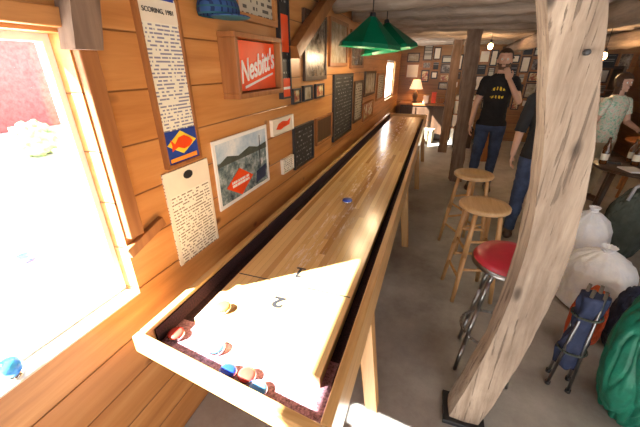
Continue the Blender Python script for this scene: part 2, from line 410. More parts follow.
# posts
def bow1(t):
    z=t*2.22
    k=math.sin(math.pi*min(z,1.9)/1.9)
    return (.132*k-.058*(z/1.77)**2,.03*k,0)
mp_=thing("support_post",(.335,1.23,.03),"thick weathered grey-brown hewn post, slightly bowed, with knots","post")
rough_beam("timber",(.335,1.23,0.03),(.335,1.23,2.25),.142,.130,M['post'],bow=bow1,amp=.007,seg=70,cuts=8,seed=1,parent=mp_)
bm=bmesh.new(); bm_tube(bm,(.372,1.19,1.635),(.370,1.160,1.635),.008,.008,12); bm_ball(bm,(.370,1.160,1.635),(.008,.005,.008)); add("bolt",bm,M['black'],mp_)
bm=bmesh.new(); bm_box(bm,(.335,1.23,.016),(.19,.17,.027)); add("post_footing",bm,M['black'],label="black metal plate under the hewn post",cat="plate",bevel=.003)
rough_beam("support_post",(.43,5.15,0),(.34,5.15,2.03),.18,.17,M['dbeam'],amp=.022,seg=40,seed=9,label="brown square timber post beyond the stools",cat="post")
rough_beam("support_post",(.24,7.0,0),(.22,7.0,2.03),.16,.15,M['dbeam'],amp=.02,seg=40,seed=12,label="slim brown timber post near the end of the room",cat="post")
# ---------------------------------------------------------------- shuffleboard table
TX0,TX1,TY1,TZ=-.835,-.135,6.35,.80
YL,YR_=.535,.44
tb=thing("shuffleboard_table",((TX0+TX1)/2,3.4,0),"long varnished maple shuffleboard table along the pine wall","table")
rw=.030
def ye(x): return YL+(YR_-YL)*(x-TX0)/(TX1-TX0)
bm=bmesh.new(); bm_prism(bm,[(TX0,ye(TX0)+rw),(TX0+rw,ye(TX0+rw)+rw),(TX0+rw,TY1),(TX0,TY1)],.69,TZ); add("side_rail",bm,M['rim'],tb,bevel=.004)
bm=bmesh.new(); bm_prism(bm,[(TX1-rw,ye(TX1-rw)+rw),(TX1,ye(TX1)+rw),(TX1,TY1),(TX1-rw,TY1)],.60,TZ); add("side_rail",bm,M['rim'],tb,bevel=.004)
bm=bmesh.new(); bm_prism(bm,[(TX0,ye(TX0)),(TX1,ye(TX1)),(TX1,ye(TX1)+rw),(TX0,ye(TX0)+rw)],.735,TZ); add("end_rail",bm,M['rimx'],tb,bevel=.004)
box("end_rail",(TX0+rw,TY1-rw,.60),(TX1-rw,TY1,TZ),M['rimx'],tb,.004)
YS=.72
bm=bmesh.new(); bm_prism(bm,[(TX0+rw,YS),(TX1-rw,YS),(TX1-rw,TY1-rw),(TX0+rw,TY1-rw)],.705,.723); add("gutter",bm,M['carpet'],tb)
bm=bmesh.new(); bm_prism(bm,[(TX0+rw,ye(TX0+rw)+rw),(TX1-rw,ye(TX1-rw)+rw),(TX1-rw,YS),(TX0+rw,YS)],.712,.723); add("end_gutter",bm,M['suncarpet'],tb)
box("sun_blocker",(-.72,1.06,.50),(-.215,6.2,.704),M['trimy'],tb)  # box added beneath the table to keep the sun off the floor
bm=bmesh.new()
for a in (TX0+rw+.004,TX1-rw-.004): bm_box(bm,(a,(YL+.04+TY1)/2,.755),(.006,TY1-YL-.08,.06))
bm_prism(bm,[(TX0+rw+.01,ye(TX0+rw)+rw),(TX1-rw-.01,ye(TX1-rw)+rw),(TX1-rw-.01,ye(TX1-rw)+rw+.006),(TX0+rw+.01,ye(TX0+rw)+rw+.006)],.724,.785)
add("gutter_lining",bm,M['carpet'],tb)
PX0,PX1,PY1,PZ=-.728,-.213,6.2,.768
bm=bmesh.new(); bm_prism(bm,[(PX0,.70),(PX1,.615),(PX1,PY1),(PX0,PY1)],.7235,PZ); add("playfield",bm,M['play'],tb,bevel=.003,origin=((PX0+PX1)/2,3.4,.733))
bm=bmesh.new(); bm_box(bm,((PX0+PX1)/2,.995,PZ+.0005),(PX1-PX0-.01,.005,.0015)); add("score_line",bm,M['black'],tb)
text("2",.080,(-.475,.88,PZ+.0006),M['black'],tb,"numeral",rot=(0,0,0),spin=math.pi,extr=.0006,sx=1.2,bold=.0035)
bm=bmesh.new(); zc=PZ+.0008
bm_box(bm,(-.475,1.085,zc),(.012,.070,.0012)); bm_box(bm,(-.475,1.117,zc),(.042,.010,.0013)); bm_box(bm,(-.466,1.056,zc),(.024,.011,.0013),Matrix.Rotation(.5,3,'Z'))
add("numeral",bm,M['black'],tb)
def splay_leg(x,y,dx):
    bm=bmesh.new(); a=[];b_=[]
    for (u,v) in ((-.036,-.04),(.036,-.04),(.036,.04),(-.036,.04)):
        a.append(bm.verts.new((x+dx+u*.85,y+v*.85,0))); b_.append(bm.verts.new((x+u,y+v,.70)))
    for i in range(4):
        j=(i+1)%4; bm.faces.new((a[i],a[j],b_[j],b_[i]))
    bm.faces.new(a[::-1]); bm.faces.new(b_); add("leg",bm,M['leg'],tb,bevel=.005)
for y in (1.12,2.85,4.55,6.1):
    splay_leg(TX0+.073,y,.0); splay_leg(TX1-.052,y,.085)
    box("stretcher",(TX0+.11,y-.02,.22),(TX1-.075,y+.02,.29),M['rimx'],tb,.004)
def puck(x,y,z,mat,col,where,k=1):
    t=thing("shuffleboard_puck",(x,y,z),f"{col}-capped chrome puck {where}","puck","shuffleboard pucks")
    P=lambda l:[(a*k,b_*k) for a,b_ in l]
    bm=bmesh.new(); bm_lathe(bm,P([(0,0),(.024,0),(.0285,.004),(.029,.012),(.026,.0165),(0,.0165)]),(x,y,z),28); add("body",bm,M['chrome'],t)
    bm=bmesh.new(); bm_lathe(bm,P([(.0275,.0155),(.0265,.021),(.018,.0235),(0,.024)]),(x,y,z),28); add("cap",bm,mat,t)
G=.7235
puck(-.475,1.93,PZ+.0005,M['bluepuck'],"blue","on the lane",1.2)
puck(-.650,.770,PZ+.0005,M['orangepuck'],"orange","on the playfield end")
puck(-.590,.636,G,M['paleblue'],"pale blue","in the gutter by the playfield")
puck(-.500,.566,G,M['bluepuck'],"blue","in the end gutter against the rail")
puck(-.762,.640,G,M['redpuck'],"red","in the gutter corner")
puck(-.437,.575,G,M['redpuck'],"red","in the end gutter beside the blue one")
puck(-.382,.545,G,M['paleblue'],"light blue","in the end gutter beside a red one")
# ---------------------------------------------------------------- wall hangings
def framed(name,y0,y1,z0,z1,fm,pm,label,cat,fw=.018,d=.02,glass=False,**k):
    t=thing(name,(XW,(y0+y1)/2,z0),label,cat,**k)
    if fw:
        bm=bmesh.new(); x=XW+d/2
        for (a,b_,c,e) in [(y0,y1,z0,z0+fw),(y0,y1,z1-fw,z1),(y0,y0+fw,z0+fw,z1-fw),(y1-fw,y1,z0+fw,z1-fw)]:
            bm_box(bm,(x,(a+b_)/2,(c+e)/2),(d,b_-a,e-c))
        add("frame",bm,fm,t)
    bm=bmesh.new(); bm_box(bm,(XW+d*.275,(y0+y1)/2,(z0+z1)/2),(d*.55,y1-y0-1.6*fw,z1-z0-1.6*fw)); add("sheet",bm,pm,t)
    return t
def panel(parent,name,y0,y1,z0,z1,x,mat,th=.002):
    bm=bmesh.new(); bm_box(bm,(x,(y0+y1)/2,(z0+z1)/2),(th,y1-y0,z1-z0)); return add(name,bm,mat,parent)
def poly(parent,name,pts,x,mat,th=.002):
    bm=bmesh.new(); vs=[bm.verts.new((x,p[0],p[1])) for p in pts]; f=bm.faces.new(vs)
    bm.normal_update()
    r=bmesh.ops.extrude_face_region(bm,geom=[f])
    for v in r['geom']:
        if isinstance(v,bmesh.types.BMVert): v.co.x+=th
    bmesh.ops.recalc_face_normals(bm,faces=bm.faces[:])
    return add(name,bm,mat,parent)
b1=framed("list_board",.925,1.125,1.24,2.02,M['trim'],M['list'],"tall narrow framed list with blue heading and fish label","sign",.012)
panel(b1,"heading",.945,1.105,1.805,1.86,XW+.0125,M['labelblue'])
panel(b1,"heading_blank",.937,1.113,1.735,1.805,XW+.0118,M['cream'])
text("SCORING, 1981",.021,(XW+.0145,1.025,1.770),M['black'],b1,extr=.0008)
panel(b1,"fish_label",.937,1.113,1.252,1.375,XW+.0125,M['labelblue'])
poly(b1,"label_diamond",[(.945,1.325),(1.025,1.372),(1.108,1.325),(1.025,1.282)],XW+.0136,M['yellow'],.0015)
poly(b1,"fish",[(.985,1.325),(1.01,1.348),(1.04,1.352),(1.07,1.338),(1.085,1.322),(1.065,1.305),(1.03,1.300),(1.0,1.312),(.965,1.300),(.970,1.32),(.965,1.345)],XW+.0151,M['redsign'],.0015)
poly(b1,"label_stripe",[(.95,1.258),(1.10,1.258),(1.10,1.276),(.95,1.272)],XW+.0138,M['orange'])
b2=framed("typed_notice",.90,1.17,.815,1.225,M['trim'],M['doc'],"cream typed notice with small emblem pinned to the boards","paper",0,.008)
panel(b2,"margin",.90,.918,.815,1.225,XW+.0048,M['cream'],.002)
panel(b2,"margin",1.155,1.17,.815,1.225,XW+.0048,M['cream'],.002)
panel(b2,"heading_blank",.918,1.155,1.125,1.225,XW+.0052,M['cream'],.002)
poly(b2,"emblem",[(1.035+.028*math.cos(a*.5236),1.19+.018*math.sin(a*.5236)) for a in range(12)],XW+.0064,M['black'],.001)
b3=framed("picture_poster",1.215,1.74,.94,1.285,M['white'],M['harbor'],"landscape poster with white border and red diamond emblem","poster",.018,.008)
panel(b3,"sky",1.233,1.722,1.175,1.267,XW+.0052,M['sky'],.002)
poly(b3,"red_diamond",[(1.285,1.035),(1.415,1.11),(1.545,1.035),(1.415,.960)],XW+.0062,M['redsign'])
poly(b3,"diamond_band",[(1.33,1.022),(1.50,1.022),(1.50,1.054),(1.33,1.054)],XW+.0084,M['diamondtext'],.001)
poly(b3,"dark_hull",[(1.58,.975),(1.69,.985),(1.705,1.06),(1.59,1.04)],XW+.0062,M['navy'])
poly(b3,"mast",[(1.63,1.06),(1.64,1.06),(1.65,1.24),(1.645,1.24)],XW+.0062,M['black'])
poly(b3,"distant_hills",[(1.233,1.165),(1.32,1.195),(1.42,1.175),(1.53,1.20),(1.62,1.18),(1.722,1.19),(1.722,1.155),(1.233,1.155)],XW+.0062,M['greycloth'],.001)
y0,y1,z0,z1=1.36,1.83,1.46,1.74
b4=thing("red_box_sign",(XW,(y0+y1)/2,z0),"red sign with white script in a deep wooden box frame","sign")
bm=bmesh.new(); d=.09;fw=.024
for (a,b_,c,e) in [(y0,y1,z0,z0+fw),(y0,y1,z1-fw,z1),(y0,y0+fw,z0+fw,z1-fw),(y1-fw,y1,z0+fw,z1-fw)]:
    bm_box(bm,(XW+d/2,(a+b_)/2,(c+e)/2),(d,b_-a,e-c))
add("frame",bm,M['trim'],b4,bevel=.003)
panel(b4,"backing",y0+.02,y1-.02,z0+.02,z1-.02,XW+.010,M['darkstain'],.02)
panel(b4,"sign_face",y0+.05,y1-.03,z0+.03,z1-.03,XW+.040,M['redsign'],.03)
text("Nesbitt's",.138,(XW+.0565,(y0+y1)/2+.010,(z0+z1)/2),M['white'],b4,shear=.4,sx=.72,bold=.0024,spin=.20)
poly(b4,"underline",[(y0+.11,z0+.040),(y1-.06,z0+.100),(y1-.06,z0+.109),(y0+.11,z0+.052)],XW+.0550,M['white'])
b5=framed("shadow_box_picture",1.47,1.90,1.80,2.08,M['trimy'],M['menu2'],"wooden framed picture hung above the red sign","picture",.03,.04)
ct=thing("cap",(XW,1.28,1.78),"blue checked cap hanging from a wall peg","cap")
bm=bmesh.new(); vs=bm_ball(bm,(XW+.078,1.285,1.80),(.078,.095,.08),24,14)
bmesh.ops.delete(bm,geom=[v for v in vs if v.co.z<1.775],context='VERTS')
add("crown",bm,M['plaid'],ct)
bm=bmesh.new(); bm_ball(bm,(XW+.13,1.285,1.778),(.075,.085,.009),20,8); add("brim",bm,M['plaid'],ct)
b6=framed("vertical_sign",1.95,2.09,1.41,1.99,M['black'],M['menu'],"narrow black sign with red lower panel","sign",.01,.03)
panel(b6,"red_panel",1.96,2.08,1.42,1.53,XW+.019,M['redsign'],.006)
panel(b6,"red_panel",1.96,2.08,1.68,1.88,XW+.019,M['redsign'],.006)
panel(b6,"white_stripe",1.965,2.075,1.465,1.480,XW+.0235,M['white'],.002)
def fm(y0,y1,z0,z1,f,p,label,fw=.03,name="framed_picture",cat="picture"):
    return framed(name,y0,y1,z0,z1,f,p,label,cat,fw,.022)
dk=picture("dark_photo",[(.03,.02,.015),(.10,.07,.05),(.30,.24,.18),(.45,.4,.33)],9,5)
dk2=picture("framed_print",[(.20,.14,.08),(.40,.33,.22),(.55,.5,.4)],9,8)
dk3=picture("colour_print",[(.05,.1,.2),(.4,.1,.05),(.7,.6,.3),(.75,.72,.66)],12,2)
fm(2.36,2.86,1.50,1.96,M['darkstain'],dk,"large photograph in a dark wooden frame")
fm(2.96,3.55,1.60,1.98,M['trim'],dk2,"brown-framed print on the pine wall")
fm(2.13,2.27,1.36,1.46,M['black'],dk3,"small black-framed snapshot on the pine boards",.012)
fm(2.33,2.51,1.36,1.47,M['black'],dk2,"small black-framed sepia snapshot",.012)
fm(2.59,2.80,1.36,1.47,M['black'],dk3,"small black-framed colour snapshot",.012)
fs=fm(1.80,2.12,1.20,1.30,M['cream'],M['cream'],"white paper pennant sticker with red figure",.004,"paper_sticker","sticker")
poly(fs,"red_figure",[(1.86,1.235),(1.90,1.265),(1.96,1.275),(2.03,1.265),(2.08,1.28),(2.06,1.24),(1.98,1.235),(1.92,1.225)],XW+.0125,M['redsign'])
fm(2.13,2.53,.89,1.20,M['black'],M['menu'],"black board with faint chalk writing",.02,"chalkboard","board")
fm(2.60,3.05,.97,1.20,M['trim'],M['darkstain'],"dark wooden plank sign on the wall",.02,"plank_sign","sign")
fm(1.92,2.10,.92,1.02,M['cream'],M['doc'],"small cream card on the pine boards",.006,"wall_card","paper")
fm(3.10,3.84,.90,1.53,M['black'],M['menu'],"tall black chalkboard menu in black frame",.03,"chalkboard","board")
fm(3.95,4.40,.96,1.44,M['darkstain'],M['menu2'],"framed print with small lettering",.025)
fm(3.70,4.35,1.58,1.95,M['trim'],dk,"dark photograph in a brown frame",.03)
fm(4.52,5.30,1.22,1.54,M['darkstain'],dk2,"wide framed print in pale tones",.03)
fm(4.50,5.22,.90,1.14,M['trim'],dk3,"colourful framed print low on the wall",.03)
fm(5.50,6.15,1.08,1.50,M['trim'],M['menu2'],"framed print near the far window",.03)
# ---------------------------------------------------------------- stools
def seat_disc(t,x,y,z,r,mat,th=.035,name="seat"):
    bm=bmesh.new(); bm_lathe(bm,[(0,-th),(r-.015,-th),(r,-th+.01),(r,-.008),(r-.008,0),(r-.05,-.002),(0,-.006)],(x,y,z),40); add(name,bm,mat,t)
def wood_stool(x,y,h,rot,label):
    t=thing("bar_stool",(x,y,0),label,"stool","wooden bar stools")
    seat_disc(t,x,y,h,.165,M['stoolseat'])
    def P(i,z):
        a=rot+i*math.pi/2+math.pi/4; r=.11+(h-z)/h*.085; return (x+r*math.cos(a),y+r*math.sin(a),z)
    for i in range(4):
        bm=bmesh.new(); bm_tube(bm,P(i,0),P(i,h*.5),.014,.019,16); bm_tube(bm,P(i,h*.5),P(i,h-.03),.019,.015,16); add("leg",bm,M['stool'],t)
    for i in range(4):
        for z in ((.20,.42) if i%2 else (.27,.49)):
            bm=bmesh.new(); bm_tube(bm,P(i,z),P((i+1)%4,z),.010,.010,12); add("rung",bm,M['stool'],t)
wood_stool(.41,2.29,.74,.25,"light wooden round-seat bar stool next to the post")
wood_stool(.40,3.03,.74,.55,"light wooden round-seat bar stool farther along the table")
rx,ry=.455,1.60
t=thing("chrome_bar_stool",(rx,ry,0),"red vinyl swivel stool on dull metal legs behind the post","stool")
bm=bmesh.new(); bm_lathe(bm,[(0,-.06),(.15,-.06),(.165,-.045),(.168,-.02),(.15,.005),(.10,.014),(0,.018)],(rx,ry,.74),40); add("seat",bm,M['redvinyl'],t)
bm=bmesh.new(); bm_lathe(bm,[(.166,-.055),(.172,-.05),(.172,-.03),(.166,-.025)],(rx,ry,.74),40); add("seat_band",bm,M['darkchrome'],t)
for i in range(4):
    a=i*math.pi/2+.65; c,s=math.cos(a),math.sin(a)
    bm=bmesh.new(); bm_path(bm,[(rx+r*c,ry+r*s,z) for r,z in [(.03,.675),(.07,.66),(.10,.60),(.125,.45),(.16,.20),(.185,.01)]],.011); add("leg",bm,M['darkchrome'],t)
bm=bmesh.new(); bm_path(bm,[(rx+.15*math.cos(a*math.pi/16),ry+.15*math.sin(a*math.pi/16),.26) for a in range(33)],.009); add("footrest_ring",bm,M['darkchrome'],t)
# ---------------------------------------------------------------- pendant green lamps
def shade(x,y,z,r,h,cord_top,label,tilt):
    t=thing("pendant_lamp",(x,y,z+h),label,"lamp","green pendant lamps")
    T=Matrix.Rotation(tilt,3,'Y'); o=Vector((x,y,z+h))
    def tl(bm):
        for v in bm.verts: v.co=o+T@(v.co-o)
    bm=bmesh.new(); n=8
    bm_lathe(bm,[(r,0),(r*.97,.03),(r*.55,h*.55),(.03,h)],(x,y,z),n,smooth=False); tl(bm)
    ob=add("lamp_shade",bm,M['green_shade'],t); sm=ob.modifiers.new("s","SOLIDIFY"); sm.thickness=.004
    bm=bmesh.new(); bm_tube(bm,(x,y,z+h-.01),(x,y,z+h+.03),.03,.02); tl(bm); add("cap",bm,M['black'],t)
    bm=bmesh.new(); bm_tube(bm,(x,y,z+h+.02),(x,y,cord_top),.005); add("cord",bm,M['black'],t)
    bm=bmesh.new(); bm_ball(bm,(x,y,z+.07),.028); tl(bm); add("bulb",bm,M['bulb'],t)
shade(-.57,2.92,1.735,.26,.22,2.25,"dark green faceted pendant shade hanging over the table",.08)
shade(-.55,3.52,1.73,.28,.24,2.25,"second dark green pendant shade farther down the table",-.14)
def bulb(x,y,z,label):
    t=thing("hanging_bulb",(x,y,z),label,"lamp")
    bm=bmesh.new(); bm_ball(bm,(x,y,z),(.035,.035,.045)); add("bulb",bm,M['bulb'],t)
    bm=bmesh.new(); bm_tube(bm,(x,y,z+.035),(x,y,z+.085),.018); add("socket",bm,M['black'],t)
    bm=bmesh.new(); bm_tube(bm,(x,y,z+.08),(x,y,ZC),.004); add("cord",bm,M['black'],t)
    l=bpy.data.lights.new("bulb_light",'POINT'); l.energy=20; l.color=(1,.62,.32); l.shadow_soft_size=.06
    lo=bpy.data.objects.new("bulb_light",l); COL.objects.link(lo); lo.location=(x,y,z-.09)
bulb(.66,6.08,1.88,"glowing warm bulb hanging from the ceiling")
bulb(1.92,5.45,1.72,"glowing warm bulb hanging above the tables")
def plight(x,y,z,e,c=(1,.7,.42),s=.08):  # serves the lamps and also the lights that have no fixture
    l=bpy.data.lights.new("lamp_and_fill",'POINT'); l.energy=e; l.color=c; l.shadow_soft_size=s
    lo=bpy.data.objects.new("lamp_and_fill",l); COL.objects.link(lo); lo.location=(x,y,z)
plight(-.57,2.92,1.71,9); plight(-.55,3.52,1.70,9)
# ---------------------------------------------------------------- far end furniture
t=thing("sideboard",(-.25,8.25,0),"dark wooden sideboard against the end wall","cabinet")
box("plinth",(-.78,8.13,0),(.28,8.55,.08),M['darkstain'],t)
box("carcass",(-.8,8.1,.08),(.3,8.55,.78),M['darkstain'],t,.004)
box("top",(-.84,8.07,.78),(.34,8.56,.82),M['trim'],t,.004)
for i in range(3):
    x0=-.78+i*.36; box("door",(x0,8.075,.14),(x0+.33,8.1,.74),M['darkstain'],t,.004)
    bm=bmesh.new(); bm_ball(bm,(x0+.29,8.065,.45),.015); add("knob",bm,M['trim'],t)
lx,ly=-.50,8.3
t=thing("table_lamp",(lx,ly,.82),"lit table lamp with cream shade on the sideboard","lamp")
bm=bmesh.new(); bm_lathe(bm,[(0,0),(.07,0),(.07,.015),(.03,.04),(.06,.13),(.05,.2),(.015,.26),(.012,.36),(0,.36)],(lx,ly,.82)); add("base",bm,M['darkstain'],t)
bm=bmesh.new(); bm_lathe(bm,[(.15,.30),(.08,.50)],(lx,ly,.82)); add("lamp_shade",bm,M['lampcream'],t)
plight(lx,ly-.02,1.20,7)
for i,(x,w,h,mt,lb) in enumerate([(-.25,.12,.16,M['cream'],"cream cardboard box on the sideboard"),(-.08,.10,.24,M['redsign'],"red tin standing on the sideboard"),(.07,.14,.12,M['trim'],"small brown wooden box on the sideboard"),(.22,.10,.2,M['navy'],"dark blue carton on the sideboard")]):
    bm=bmesh.new(); bm_box(bm,(x,8.28,.8215+h/2),(w,.14,h)); bm_box(bm,(x,8.28,.8215+h-.012),(w+.008,.148,.022)); add("storage_box",bm,mt,label=lb,cat="box",bevel=.004)
for i,(x,y,w,h,mt,lb) in enumerate([(-.15,7.85,.34,.3,M['khaki'],"tan cardboard carton on the floor by the sideboard"),(.62,7.6,.36,.42,M['darkstain'],"dark wooden crate on the floor"),(1.10,7.7,.4,.34,M['cream'],"cream carton stacked on the floor"),(1.0,6.6,.3,.5,M['trim'],"brown wooden crate standing on the floor")]):
    bm=bmesh.new(); bm_box(bm,(x,y,h/2+.001),(w,.28,h),Matrix.Rotation(.2*i-.2,3,'Z')); bm_box(bm,(x,y,h-.02),(w+.015,.295,.035),Matrix.Rotation(.2*i-.2,3,'Z')); add("carton",bm,mt,label=lb,cat="box",bevel=.005)
def farpic(x0,x1,z0,z1,f,p,label):
    t=thing("framed_picture",((x0+x1)/2,YF,z0),label,"picture")
    bm=bmesh.new(); fw=.025
    for (a,b_,c,e) in [(x0,x1,z0,z0+fw),(x0,x1,z1-fw,z1),(x0,x0+fw,z0+fw,z1-fw),(x1-fw,x1,z0+fw,z1-fw)]:
        bm_box(bm,((a+b_)/2,YF-.010,(c+e)/2),(b_-a,.02,e-c))
    add("frame",bm,f,t)
    bm=bmesh.new(); bm_box(bm,((x0+x1)/2,YF-.006,(z0+z1)/2),(x1-x0-.04,.01,z1-z0-.04)); add("sheet",bm,p,t)
random.seed(11)
k=0
x=-.80
while x<3.3:
    w=random.choice([.18,.22,.28,.34])
    z=(1.25 if x<-.1 else (1.05 if x<.95 else .70))+random.uniform(0,.10)
    while z<1.85:
        h=random.choice([.16,.20,.26,.32])
        if z+h>2.05: break
        ww=w*random.uniform(.8,1.0)
        pm=[M['cream'],dk2,dk3,dk,M['menu2'],M['cream'],M['menu']][k%7]; fmm=[M['darkstain'],M['trim'],M['black']][(k*5+1)%3]
        farpic(x,x+ww,z,z+h,fmm,pm,["cream certificate","pale print","colour print","dark photograph","printed sheet","blank cream page","black board"][k%7]+" in a frame on the end wall")
        z+=h+random.uniform(.01,.035); k+=1
    x+=w+random.uniform(.0,.03)
t=thing("display_rack",(.60,8.3,0),"cream display rack with cards near the end wall","rack")
box("panel",(.40,8.2,.0),(.85,8.5,1.0),M['cream'],t,.003)
for i in range(3): box("shelf",(.38,8.1,.3+i*.3),(.87,8.2,.32+i*.3),M['trim'],t)
t=thing("shelf_unit",(2.5,7.6,0),"dark wooden open shelf unit standing near the end wall","shelf")
for sx in (2.02,2.98): box("side_panel",(sx-.02,7.4,0),(sx+.02,7.8,1.6),M['darkstain'],t,.003)
for i in range(5): box("shelf",(2.04,7.4,.08+i*.37),(2.96,7.8,.10+i*.37),M['darkstain'],t,.003)
random.seed(3)
for i in range(4):
    x=2.08
    while x<2.70:
        w=random.uniform(.10,.2); h=random.uniform(.12,.26)
        bm=bmesh.new(); bm_box(bm,(x+w/2,7.58,.1005+i*.37+h/2),(w,.26,h)); bm_box(bm,(x+w/2,7.58,.1005+i*.37+h-.015),(w+.006,.268,.02))
        add("storage_box",bm,[M['khaki'],M['navy'],M['redsign'],M['cream'],M['greycloth']][int(x*50)%5],label=["tan","dark blue","red","cream","charcoal"][int(x*50)%5]+" lidded box on the open shelf",cat="box",bevel=.003,group="boxes on the shelf unit")
        x+=w+random.uniform(.02,.08)
# ---------------------------------------------------------------- right hand furniture
def round_table(x,y,h,r,mat,label):
    t=thing("side_table",(x,y,0),label,"table")
    bm=bmesh.new(); bm_lathe(bm,[(0,-.03),(r-.01,-.03),(r,-.02),(r,-.006),(r-.008,0),(0,0)],(x,y,h),40); add("top",bm,mat,t)
    for i in range(4):
        a=i*math.pi/2+.4
        bm=bmesh.new(); bm_tube(bm,(x+(r*.9)*math.cos(a),y+(r*.9)*math.sin(a),0),(x+r*.7*math.cos(a),y+r*.7*math.sin(a),h-.03),.018,.024); add("leg",bm,mat,t)
TXc,TYc=1.90,3.74
round_table(TXc,TYc,.74,.37,M['darkstain'],"dark stained round pub table")
def chair(x,y,rot,mat,label):
    t=thing("dining_chair",(x,y,0),label,"chair","dark chairs"); R=Matrix.Rotation(rot,3,'Z'); o=Vector((x,y,0))
    def P(a,b_,c): return o+R@Vector((a,b_,c))
    bm=bmesh.new(); bm_box(bm,P(0,0,.45),(.42,.42,.035),R); add("seat",bm,mat,t,bevel=.01)
    for sx in (-.18,.18):
        bm=bmesh.new(); bm_tube(bm,P(sx,-.18,0),P(sx,-.18,.435),.017,.02); add("leg",bm,mat,t)
        bm=bmesh.new(); bm_tube(bm,P(sx,.2,0),P(sx,.185,.45),.018,.02); bm_tube(bm,P(sx,.185,.45),P(sx,.25,.95),.02,.016); add("leg",bm,mat,t)
    bm=bmesh.new(); bm_box(bm,P(0,.24,.90),(.40,.025,.10),R)
    for i in range(4): bm_tube(bm,P(-.12+.08*i,.19,.46),P(-.12+.08*i,.235,.87),.009)
    add("backrest",bm,mat,t)
chair(2.75,4.3,.4,M['darkstain'],"dark wooden spindle-back chair by the tables")
chair(1.85,2.50,-1.75,M['darkstain'],"dark wooden spindle-back chair beside the white bags")
chair(2.10,6.1,2.6,M['darkstain'],"dark wooden chair standing beyond the brown table")
round_table(2.75,5.2,.74,.36,M['trim'],"round brown table at the side of the room")
t=thing("jug",(TXc+.14,TYc-.05,.741),"tan stoneware jug on the dark table","jug")
bm=bmesh.new(); bm_lathe(bm,[(0,0),(.07,0),(.095,.06),(.10,.15),(.06,.22),(.035,.25),(.042,.28),(0,.28)],(TXc+.14,TYc-.05,.741)); add("body",bm,plain("tan_stoneware",(.5,.3,.14),.4),t)
for (dx,dy) in [(-.02,.18),(-.30,.02),(-.03,.06),(-.22,.22)]:
    bx,by=TXc+dx,TYc+dy
    t=thing("bottle",(bx,by,.741),"brown glass bottle with pale label on the table","bottle","bottles on the table")
    bm=bmesh.new(); bm_lathe(bm,[(0,0),(.028,0),(.031,.006),(.031,.13),(.014,.17),(.012,.215),(.014,.22),(0,.221)],(bx,by,.741)); add("glass",bm,M['bottle'],t)
    bm=bmesh.new(); bm_lathe(bm,[(.0316,.04),(.0316,.10)],(bx,by,.741)); add("paper_label",bm,M['cream'],t)
for (dx,dy,a,w,l,mt,lb) in [(-.14,-.17,.2,.14,.18,M['white'],"white printed leaflet on the table"),(-.18,.09,-.3,.10,.10,M['black'],"black folder on the table"),(.04,-.27,.7,.10,.12,M['redsign'],"red booklet on the table")]:
    bm=bmesh.new(); bm_box(bm,(TXc+dx,TYc+dy,.7475),(w,l,.013),Matrix.Rotation(a,3,'Z')); add("booklet",bm,mt,label=lb,cat="book")
def blob(name,c,s,mat,label,cat,amp=.18,fr=3,parent=None,seed=0,flat=True,ridge=0,**k):
    bm=bmesh.new(); r=bmesh.ops.create_icosphere(bm,subdivisions=6 if ridge else 5,radius=1)
    zf=k.get('zf',c[2]-s[2]*.85)
    for v in bm.verts:
        p=v.co.copy(); d=noise.noise(p*fr+Vector((seed,0,0)))+.5*abs(noise.noise(p*fr*2.3+Vector((seed,1,0))))
        if ridge:
            q=Vector((p.x,p.y,p.z*.45))+.35*Vector((noise.noise(p*1.5+Vector((seed,5,0))),noise.noise(p*1.5+Vector((seed,0,5))),0))
            d-=ridge*(1-2*abs(noise.noise(q*3.0+Vector((seed,2,2)))))**4
        v.co=p*(1+amp*d)
        v.co=Vector((v.co.x*s[0],v.co.y*s[1],v.co.z*s[2]))+Vector(c)
        if flat and v.co.z<zf: v.co.z=zf
    for f in bm.faces: f.smooth=True
    return add(name,bm,mat,parent,label=label,cat=cat)
def plastic_bag(x,y,r,h,label,seed):
    t=thing("plastic_bag",(x,y,0),label,"bag","white plastic bags")
    bm=bmesh.new(); n=96; rows=[]
    prof=[(.80,0),(.97,.07),(1.0,.25),(.99,.48),(.92,.66),(.72,.80),(.36,.90),(.15,.93),(.12,.945),(.18,.97),(.23,1.0)]
    pr=[]
    for (a0,z0_),(a1,z1_) in zip(prof,prof[1:]):
        for q in range(6): pr.append((a0+(a1-a0)*q/6,z0_+(z1_-z0_)*q/6))
    pr.append(prof[-1])
    for f,z in pr:
        row=[]
        for i in range(n):
            a=2*math.pi*i/n
            P=Vector((math.cos(a)*2,math.sin(a)*2,z*3+seed))
            cr=(1-2*abs(noise.noise(P*1.8+Vector((7,0,0)))))**3
            pleat=.07*math.sin(a*13+seed+3*z)*max(0,(z-.6))/.4
            rr=r*f*(1+.08*noise.noise(P)+pleat-.035*cr)
            row.append(bm.verts.new((x+rr*math.cos(a),y+rr*math.sin(a),.002+h*z)))
        rows.append(row)
    for a,b_ in zip(rows,rows[1:]):
        for i in range(n):
            j=(i+1)%n; f=bm.faces.new((a[i],a[j],b_[j],b_[i])); f.smooth=True
    bm.faces.new(rows[0][::-1])
    add("sack",bm,M['bag'],t)
    bm=bmesh.new(); bm_path(bm,[(x+r*.15*math.cos(i*math.pi/8),y+r*.15*math.sin(i*math.pi/8),.002+h*.937) for i in range(17)],.006,8); add("tie",bm,M['bag'],t)
plastic_bag(1.36,3.04,.18,.54,"white knotted plastic bag on the concrete floor",1)
plastic_bag(1.25,2.43,.215,.48,"bulging white plastic bag standing in front of another",5)
t=thing("duffel_bag",(1.69,3.20,0),"dark olive duffel bag with grey strap standing by the table","bag")
blob("body",(1.69,3.20,.35),(.175,.11,.35),M['greycloth'],None,None,.12,2,t,3,ridge=.5,zf=.002)
